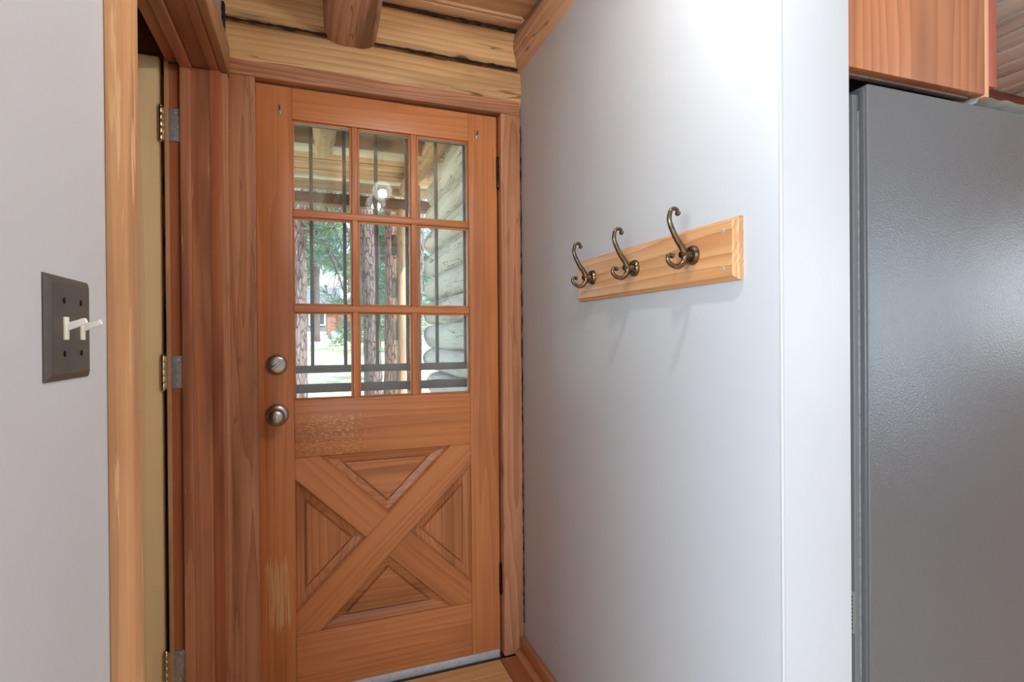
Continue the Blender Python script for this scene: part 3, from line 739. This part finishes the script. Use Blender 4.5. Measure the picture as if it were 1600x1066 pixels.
# ================================================================== REFRIGERATOR AND CABINET
RZ = R(-1.7)
fr = root('refrigerator', (.990, .715, 0), RZ); tag(fr, 'grey refrigerator with pebbled side panel beside the white partition', 'refrigerator')
def loc_add(name, me, mat, parent, base):
    o = bpy.data.objects.new(name, me); COL.objects.link(o); me.materials.append(MAT[mat]); o.parent = parent; o.matrix_basis = Matrix.Identity(4)
    BASE[o.name] = BASE[parent.name]; return o
def fb(name, lo, hi, mat, bev=.003, seg=2, parent=None): return loc_add(name, box_me(name, lo, hi, bev, seg), mat, parent or fr, None)
fb('cabinet_shell', (0, 0, .03), (.64, .74, 1.688), 'fridge_grey', .004, 3)
fb('back_panel', (-.020, .016, .05), (.001, .724, 1.672), 'fridge_back', .002)
fb('back_flange', (-.006, .004, .04), (.001, .014, 1.680), 'fridge_grey', .001)
fb('back_seam', (-.0075, .0135, .06), (-.001, .0165, 1.640), 'steel', .0005)
lb = fb('rating_label', (-.0213, .017, .64), (-.0200, .040, .72), 'label_grey', 0)
for k in range(9): fb('label_line', (-.0217, .019, .648 + .0075 * k), (-.0211, .037, .6515 + .0075 * k), 'label_ink', 0, 2, lb)
dr = fb('fridge_door', (.650, .004, .06), (.715, .736, 1.680), 'fridge_grey', .010, 3)
fb('door_gasket', (.638, .012, .07), (.652, .728, 1.670), 'fridge_dark', .002)
fb('door_handle', (.745, .62, .80), (.765, .645, 1.45), 'steel', .008, 3, dr)
fb('handle_mount', (.713, .622, .82), (.748, .643, .845), 'steel', .003, 2, dr)
fb('handle_mount', (.713, .622, 1.405), (.748, .643, 1.43), 'steel', .003, 2, dr)
fb('hinge_cover', (.60, .60, 1.687), (.70, .68, 1.705), 'fridge_dark', .004)
for px, py in ((.04, .06), (.04, .68), (.60, .06), (.60, .68)): fb('foot', (px - .02, py - .02, 0), (px + .02, py + .02, .032), 'fridge_dark', .004)
# crumpled plastic sheet on top
bm = bmesh.new(); nx, ny = 26, 12; g = []
for i in range(nx + 1):
    row = []
    for j in range(ny + 1):
        x = .315 + .32 * i / nx; y = .004 + .36 * j / ny
        e = min(1, min(i + .3, nx - i, j + 1.4, ny - j) / 1.5); n = mnoise.noise(Vector((x * 30, y * 24, 3))) * .5 + .5
        row.append(bm.verts.new((x + .004 * mnoise.noise(Vector((x * 60, y * 60, 9))), y, 1.690 + e * (.018 + .010 * n))))
    g.append(row)
for i in range(nx):
    for j in range(ny): bm.faces.new((g[i][j], g[i + 1][j], g[i + 1][j + 1], g[i][j + 1]))
bot = [[bm.verts.new((.315 + .32 * i / nx, .004 + .36 * j / ny, 1.6885)) for j in (0, ny)] for i in (0, nx)]
bm.faces.new((bot[0][0], bot[0][1], bot[1][1], bot[1][0]))
me = mesh_of(bm, 'plastic_sheet', True, 60)
ps = add('plastic_sheet', me, 'film_plastic', None, (.990, .715, 0), Matrix.Rotation(RZ, 3, 'Z'))
tag(ps, 'crumpled translucent white plastic sheet lying on top of the refrigerator', 'plastic sheet')

cb = root('wall_cabinet', (.940, .715, 1.712), RZ); tag(cb, 'cherry veneer wall cabinet hanging above the refrigerator', 'cabinet')
def cbx(name, lo, hi, mat, bev=.001, parent=None, grain='z'):
    L = [hi[i] - lo[i] for i in range(3)]; c = [(lo[i] + hi[i]) / 2 for i in range(3)]
    rot = orient((0, 0, 1), (0, -1, 0)) if grain == 'z' else orient((0, 1, 0), (0, 0, -1))
    inv = rot.inverted(); h = inv @ Vector(L); h = Vector([abs(v) for v in h])
    o = bpy.data.objects.new(name, box_me(name, -h / 2, h / 2, bev)); COL.objects.link(o); o.data.materials.append(MAT[mat])
    o.parent = parent or cb; o.matrix_basis = (Matrix.Identity(4) if not parent else BASE[parent.name + '_l'].inverted()) @ Matrix.Translation(c) @ rot.to_4x4()
    BASE[o.name + '_l'] = Matrix.Translation(c) @ rot.to_4x4()
    return o
cbx('side_panel', (0, 0, 0), (.382, .018, .69), 'cherry')
cbx('side_panel', (0, .732, 0), (.382, .75, .69), 'cherry')
cbx('bottom_panel', (0, .018, .012), (.382, .732, .028), 'black_void', grain='y')  # near-black underside: shade of the gap over the fridge put into colour
cbx('back_panel', (0, .018, .028), (.01, .732, .69), 'cherry')
cbx('top_panel', (.01, .018, .672), (.382, .732, .69), 'cherry', grain='y')
cbx('bottom_cleat', (.0, .018, -.004), (.36, .030, .012), 'dark_board', grain='y')
cbx('face_frame', (.382, 0, -.004), (.395, .04, .69), 'cherry_edge')
cbx('face_frame', (.382, .71, -.004), (.395, .75, .69), 'cherry_edge')
cbx('face_frame_rail', (.382, .04, -.004), (.395, .71, .035), 'cherry_edge', grain='y')
cd = cbx('cabinet_door', (.3955, .0005, .020), (.4205, .372, .675), 'cherry_red')
cd2 = cbx('cabinet_door', (.3955, .378, .020), (.4205, .744, .675), 'cherry_red')
for c_, yy in ((cd, .345), (cd2, .405)):
    cbx('knob', (.420, yy - .012, .05), (.440, yy + .012, .074), 'bronze', .008, c_)

# ================================================================== CEILING LAMP (mirrored in the door glass)
lx, ly, lz = .4162, .600, 2.1243
lm = root('ceiling_lamp', (lx, ly, CZ)); tag(lm, 'small globe ceiling lamp of clear crackled glass', 'ceiling lamp')
lathe('canopy', lm, 'bronze_dark', [(0, .030), (.03, .029), (.052, .020), (.060, .006), (.060, 0)], (lx, ly, CZ), (0, 0, -1), 32)
bm = bmesh.new(); bmesh.ops.create_uvsphere(bm, u_segments=32, v_segments=20, radius=.065)
add('globe', mesh_of(bm, 'globe'), 'globe_glass', lm, (lx, ly, lz))
bm = bmesh.new(); bmesh.ops.create_uvsphere(bm, u_segments=20, v_segments=12, radius=.024)
bmo = add('bulb', mesh_of(bm, 'bulb'), 'bulb_glow', lm, (lx, ly, lz - .022))
lathe('socket', lm, 'bronze_dark', [(0, 0), (.014, .001), (.016, .004), (.016, .052), (.034, .056), (.036, .060), (.030, .068), (.008, .074), (.004, .08), (.004, CZ - lz - .03)], (lx, ly, lz + .006), (0, 0, 1), 16)

# ================================================================== OUTSIDE: STORM GRILLE
g0 = root('storm_door', (.254, 2.05, -.02)); tag(g0, 'dark grey storm door of upright bars outside the entry door glass', 'storm door')
YG = 2.062
for k in range(-1, 7):
    x = .0063 + .1138 * k
    board('upright_bar', g0, 'grille_grey', .86, .0125, .011, (x, YG, 1.545), (0, 0, 1), NY, .002)
for z, h in ((1.106, .027), (1.037, .031), (1.988, .020)):
    board('cross_rail', g0, 'grille_grey', .80, h, .022, (.254, YG, z), (1, 0, 0), NY, .002)
for x in (-.130, .640): board('side_rail', g0, 'grille_grey', 1.98, .035, .024, (x, YG, 1.01), (0, 0, 1), NY, .002)
board('kick_panel', g0, 'grille_grey', .77, .90, .012, (.254, YG, .47), (1, 0, 0), NY, .002)
board('storm_pane', g0, 'pane_glass', .74, .99, .003, (.254, YG + .020, 1.50), (1, .0045, 0), (.0045, -1, .0105), 0)

# ================================================================== OUTSIDE: PORCH
pf = root('porch_floor', (0, 0, 0)); struct(pf, 'weathered board floor of the porch', 'porch floor')
for k in range(22): board('deck_board', pf, 'dark_board', 4.6, .135, .03, (-.4, 2.22 + .14 * k, -.10), bev=.003)
pc = root('porch_ceiling', (0, 0, 0)); struct(pc, 'wooden board ceiling of the porch', 'porch ceiling')
add('roof_sheet', box_me('roof_sheet', (-3.2, 2.12, 2.74), (1.4, 5.6, 2.80)), 'dark_board', pc)
for k in range(21):
    board('porch_ceiling_board', pc, 'porch_wood' if k % 5 else 'porch_pale', 4.4, .146, .022, (-.85, 2.22 + .15 * k, 2.715 - .004 * (k % 2)), (1, 0, 0), (0, 0, -1), .004)
board('cross_beam', pc, 'porch_pale', 4.2, .12, .10, (-.9, 4.05, 2.64), (1, 0, 0), NY, .006)
board('fascia_board', pc, 'porch_pale', 4.3, .07, .03, (-.85, 5.14, 2.60), (1, 0, 0), NY, .004)
board('front_beam', pc, 'dark_board', 4.3, .10, .12, (-.85, 5.26, 2.51), (1, 0, 0), NY, .006)
for x in (-1.6, .10, .86): log('porch_rafter', pc, 'post_wood', 2.1 if x < .8 else 3.0, .075, .075, (x, 3.15 if x < .8 else 3.6, 2.62), (0, 1, 0), seg=18, rings=20, seed=60 + x)
wp = root('wall_porch', (0, 0, 0)); struct(wp, 'pale chinked log wall beside the porch', 'wall')
add('chinking', box_me('chinking', (1.03, 2.13, -.2), (1.16, 4.55, 2.8)), 'plaster', wp)
for k in range(14):
    log('log', wp, 'log_pale', 2.42 + .28 * rnd.random(), .085, .098, (1.02, 3.36 + .05 * rnd.random(), .02 + .203 * k), (0, 1, 0), (0, 0, 1), amp=.014, seg=18, rings=26, seed=70 + k)
pp = root('porch_post', (.825, 5.25, -.08)); tag(pp, 'round peeled log post holding up the porch roof', 'post')
log('post_log', pp, 'post_wood', 2.56, .050, .050, (.825, 5.25, 1.20), (0, 0, 1), (0, -1, 0), amp=.004, seg=18, seed=81)
for z in (2.12, 1.71, 1.30, .88, .46): board('notched_block', pp, 'dark_board', .19, .036, .05, (.754, 5.25, z), (0, 0, 1), NY, .003)
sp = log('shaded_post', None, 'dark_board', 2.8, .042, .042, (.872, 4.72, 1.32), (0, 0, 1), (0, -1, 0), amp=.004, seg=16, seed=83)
tag(sp, 'thin dark post standing at the end of the pale log wall', 'post')

# ================================================================== OUTSIDE: GROUND, TREES, SHED
def gz(x, y):
    k = max(0, y - 4.5)
    return -.45 + .092 * k - .0007 * k * k + .10 * mnoise.noise(Vector((x * .25, y * .25, 0))) * min(1, k / 4)
bm = bmesh.new(); g = []
for i in range(61):
    row = []
    for j in range(56):
        x = -34 + 68 * i / 60; y = 2.15 + 78 * (j / 55) ** 1.5
        row.append(bm.verts.new((x, y, gz(x, y))))
    g.append(row)
for i in range(60):
    for j in range(55): bm.faces.new((g[i][j], g[i + 1][j], g[i + 1][j + 1], g[i][j + 1]))
gr = add('ground', mesh_of(bm, 'ground', True, 180), 'lawn'); struct(gr, 'dry sunlit lawn rising behind the porch', 'lawn')

def trunk(name, label, x, y, h, r0, r1, lean, mat, grp='pine trunks beyond the porch'):
    t = root(name, (x, y, gz(x, y) - .1)); tag(t, label, 'tree', grp)
    P, ra = [], []
    for k in range(25):
        s = k / 24; P.append((x + lean * s + .03 * math.sin(5 * s + x), y, gz(x, y) - .1 + h * s))
        ra.append((r0 * (1 - s) + r1 * s) * (1 + .35 * math.exp(-s * 22)) + .012 * mnoise.noise(Vector((s * 30, x, y))))
    bm = bmesh.new(); c = Vector(P[0]); bm_tube(bm, [Vector(p) - c for p in P], ra, 28)
    for v in bm.verts:
        n = mnoise.noise(Vector((v.co.x * 22, v.co.y * 22, v.co.z * 4))); d = Vector((v.co.x - lean * v.co.z / h, v.co.y, 0))
        if d.length > 1e-4: v.co += d.normalized() * n * .02
    add('trunk', mesh_of(bm, 'trunk', True, 180), mat, t, c)
    return t, P, ra

def foliage(t, name, mat, centres, per, spread, blade, seed):
    rr = random.Random(seed); V, Fc = [], []
    for c in centres:
        c = Vector(c)
        for _ in range(per):
            d = Vector((rr.gauss(0, 1), rr.gauss(0, 1), rr.gauss(0, .7))).normalized()
            a = c + d * spread * rr.random() * .6; b = a + (d + Vector((0, 0, .25))).normalized() * blade * (.6 + .8 * rr.random())
            s = d.cross(Vector((rr.random(), rr.random(), rr.random()))).normalized() * blade * .045
            n = len(V); V += [a - s, a + s, b + s * .3, b - s * .3]; Fc.append((n, n + 1, n + 2, n + 3))
    base = Vector(BASE[t.name].to_translation())
    me = bpy.data.meshes.new(name); me.from_pydata([tuple(v - base) for v in V], [], Fc)
    o = add(name, me, mat, t, base); o['kind'] = 'stuff'; return o

def limb(t, a, b, sag, r0, r1, n=10, mat='branch_dark', seed=0):
    a, b = Vector(a), Vector(b); P = []
    for k in range(n + 1):
        s = k / n; p = a.lerp(b, s); p.z += sag * math.sin(math.pi * s); p += mnoise.noise_vector(Vector((s * 3 + seed, seed, a.x))) * .10 * s
        P.append(p)
    tube('branch', t, mat, P, [r0 * (1 - k / n) + r1 * k / n for k in range(n + 1)], 7)
    return P

t_a, Pa, _ = trunk('pine_tree', 'stoutest grey barked pine trunk standing close to the porch', -.30, 7.6, 9, .25, .17, .05, 'bark_grey')
t_b, Pb, _ = trunk('pine_tree', 'reddish barked pine trunk rising right behind the log porch post', 1.10, 7.9, 9, .145, .10, .10, 'bark_red')
t_c, Pc, _ = trunk('pine_tree', 'grey leaning pine trunk standing beside the reddish barked pine', .90, 8.6, 8, .13, .09, -.22, 'bark_grey')
t_h, Ph, _ = trunk('pine_tree', 'slender grey pine trunk standing behind the log porch post', 1.47, 8.6, 7, .13, .09, .35, 'bark_grey')
rl = random.Random(9); cs = []
for z, ex, ez, yy in ((4.1, .52, 2.55, 7.5), (3.7, .50, 3.05, 7.3), (3.3, .45, 1.75, 7.6), (2.9, .52, 2.1, 8.1), (4.4, .52, 3.2, 8.2), (3.6, .40, 2.3, 7.0)):
    Q = limb(t_a, (-.27, 7.65, z), (ex, yy, ez), .18, .034, .011, 12, seed=z)
    for q in Q[7:]:
        e = q + Vector((rl.uniform(-.25, .02), rl.uniform(-.3, .3), rl.uniform(-.45, .15))); limb(t_a, q, e, .05, .009, .005, 5, seed=z + q.x)
        if rl.random() < .75: cs += [e + Vector((rl.gauss(0, .06), rl.gauss(0, .06), rl.gauss(0, .05))) for _ in range(2)]
foliage(t_a, 'needles', 'needle_blue', cs, 34, .10, .12, 91)
# branchy pine in the middle distance
rb = random.Random(5)
def pine(x, y, h, label, mat, nb, seed, z0=1.2, rad=2.4, per=44, blade=.18, spread=.26):
    t, P, ra = trunk('pine_tree', label, x, y, h, .17, .05, .2, 'branch_dark', 'leafy pines on the lawn')
    rr = random.Random(seed); cs = []
    for k in range(nb):
        z = z0 + (h - z0) * (k + rr.random()) / nb; an = rr.random() * 2 * math.pi; L = rad * (1 - .55 * (z - z0) / h) * (.6 + .5 * rr.random())
        a = Vector((x + .2 * z / h, y, gz(x, y) + z)); b = a + Vector((math.cos(an) * L, math.sin(an) * L, -.15 + .5 * rr.random()))
        Q = limb(t, a, b, .25 * (rr.random() - .6), .035, .010, 8, seed=seed + k)
        for q in Q[2:]:
            for _ in range(2): cs.append(q + Vector((rr.gauss(0, .22), rr.gauss(0, .22), rr.gauss(0, .14))))
    foliage(t, 'needles', mat, cs, per, spread, blade, seed)
    return t
pine(1.35, 13.0, 8.0, 'leafy pine with dark crooked limbs on the lawn past the porch', 'needle_green', 34, 21, z0=.9, rad=2.3)
pine(2.7, 19.0, 9.0, 'bluish green pine behind the reddish barked trunk', 'needle_blue', 34, 33, z0=.6, rad=2.5, blade=.22)
pine(.2, 26.0, 11.0, 'yellowish green pine standing in front of the shed', 'needle_yellow', 34, 45, z0=2.6, rad=2.6, blade=.28, spread=.4)
pine(8.0, 24.5, 11.0, 'tall bluish pine far up the lawn', 'needle_blue', 30, 57, z0=1.0, rad=3.0, blade=.28, spread=.4)
# far tree line up the hill
for x_, y_, h_, m_, lab in ((-6.5, 45, 12, 'needle_blue', 'bluish pine up the hill behind the cabin'), (-.5, 50, 14, 'needle_green', 'tall green pine up the hill between cabin and shed'),
                            (5.2, 47, 13, 'needle_blue', 'bluish pine up the hill behind the shed'), (11, 44, 12, 'needle_green', 'green pine up the hill behind the tall bluish pine'),
                            (17, 48, 13, 'needle_blue', 'bluish pine up the hill at the end of the tree line')):
    pine(x_, y_, h_, lab, m_, 26, int(x_ * 7 + 200), z0=.8, rad=2.7, per=40, blade=.6, spread=.6)
# shed and house on the rise
def hut(name, label, x, y, w, d, h, rh, wallm, zb):
    t = root(name, (x, y, zb)); tag(t, label, 'building')
    add('walls', box_me('walls', (x - w / 2, y - d / 2, zb - .8), (x + w / 2, y + d / 2, zb + h)), wallm, t)
    bm = bmesh.new(); e = .25
    v = [bm.verts.new(p) for p in ((x - w / 2 - e, y - d / 2 - e, zb + h), (x + w / 2 + e, y - d / 2 - e, zb + h), (x + w / 2 + e, y + d / 2 + e, zb + h), (x - w / 2 - e, y + d / 2 + e, zb + h), (x - w / 2 - e, y, zb + h + rh), (x + w / 2 + e, y, zb + h + rh))]
    for f in ((0, 1, 5, 4), (2, 3, 4, 5), (0, 4, 3), (1, 2, 5), (3, 2, 1, 0)): bm.faces.new([v[i] for i in f])
    add('roof', mesh_of(bm, 'roof', False), 'roof_dark', t)
    return t
s1 = hut('garden_shed', 'small reddish brown shed on the rise of the lawn', 1.60, 31.5, 1.5, 1.6, 1.5, .5, 'shed_wood', gz(1.6, 31.5))
add('shed_door', box_me('shed_door', (1.35, 30.64, gz(1.6, 31.5)), (1.95, 30.71, gz(1.6, 31.5) + 1.25), .02), 'kitchen_log', s1)
s2 = hut('cabin', 'grey roofed cabin with white framed windows beyond the lawn', -.6, 38, 4.4, 4, 1.6, 1.3, 'roof_dark', gz(-.6, 38))
for x in (-1.6, .4):
    f_ = add('window_frame', box_me('window_frame', (x - .5, 35.93, gz(-.6, 38) + .3), (x + .5, 36.0, gz(-.6, 38) + 1.3), .02), 'trim_white', s2)
    add('window_pane', box_me('window_pane', (x - .42, 35.90, gz(-.6, 38) + .38), (x + .42, 35.94, gz(-.6, 38) + 1.22)), 'window_dark', f_)
for k in range(9):
    x, y = [(.35, 27), (1.15, 27.5), (-.45, 27.3), (1.9, 26.8), (-.35, 6.3), (.18, 6.05), (.66, 6.45), (1.12, 6.0), (1.72, 6.5)][k]
    r = [.3, .36, .25, .2, .2, .24, .18, .22, .26][k]
    bm = bmesh.new(); bmesh.ops.create_icosphere(bm, subdivisions=3, radius=r)
    for v in bm.verts:
        n = mnoise.noise(v.co * 3 / r * .5 + Vector((k * 9, 0, 0))); v.co *= 1 + .25 * n; v.co.z *= .7
    o = add('rock', mesh_of(bm, 'rock', True, 30), 'rock_grey', None, (x, y, gz(x, y) + r * .35))
    tag(o, ['grey boulder between the cabin and the shed', 'largest grey boulder in front of the shed', 'grey boulder in front of the cabin', 'smallest grey boulder beside the shed', 'grey boulder at the foot of the stout pine trunk', 'grey boulder past the porch floor, next to the stout pine', 'small grey boulder before the leaning pine trunk', 'grey boulder beside the foot of the log porch post', 'grey boulder past the end of the pale log wall'][k], 'rock', 'boulders by the shed' if k < 4 else 'boulders past the porch')
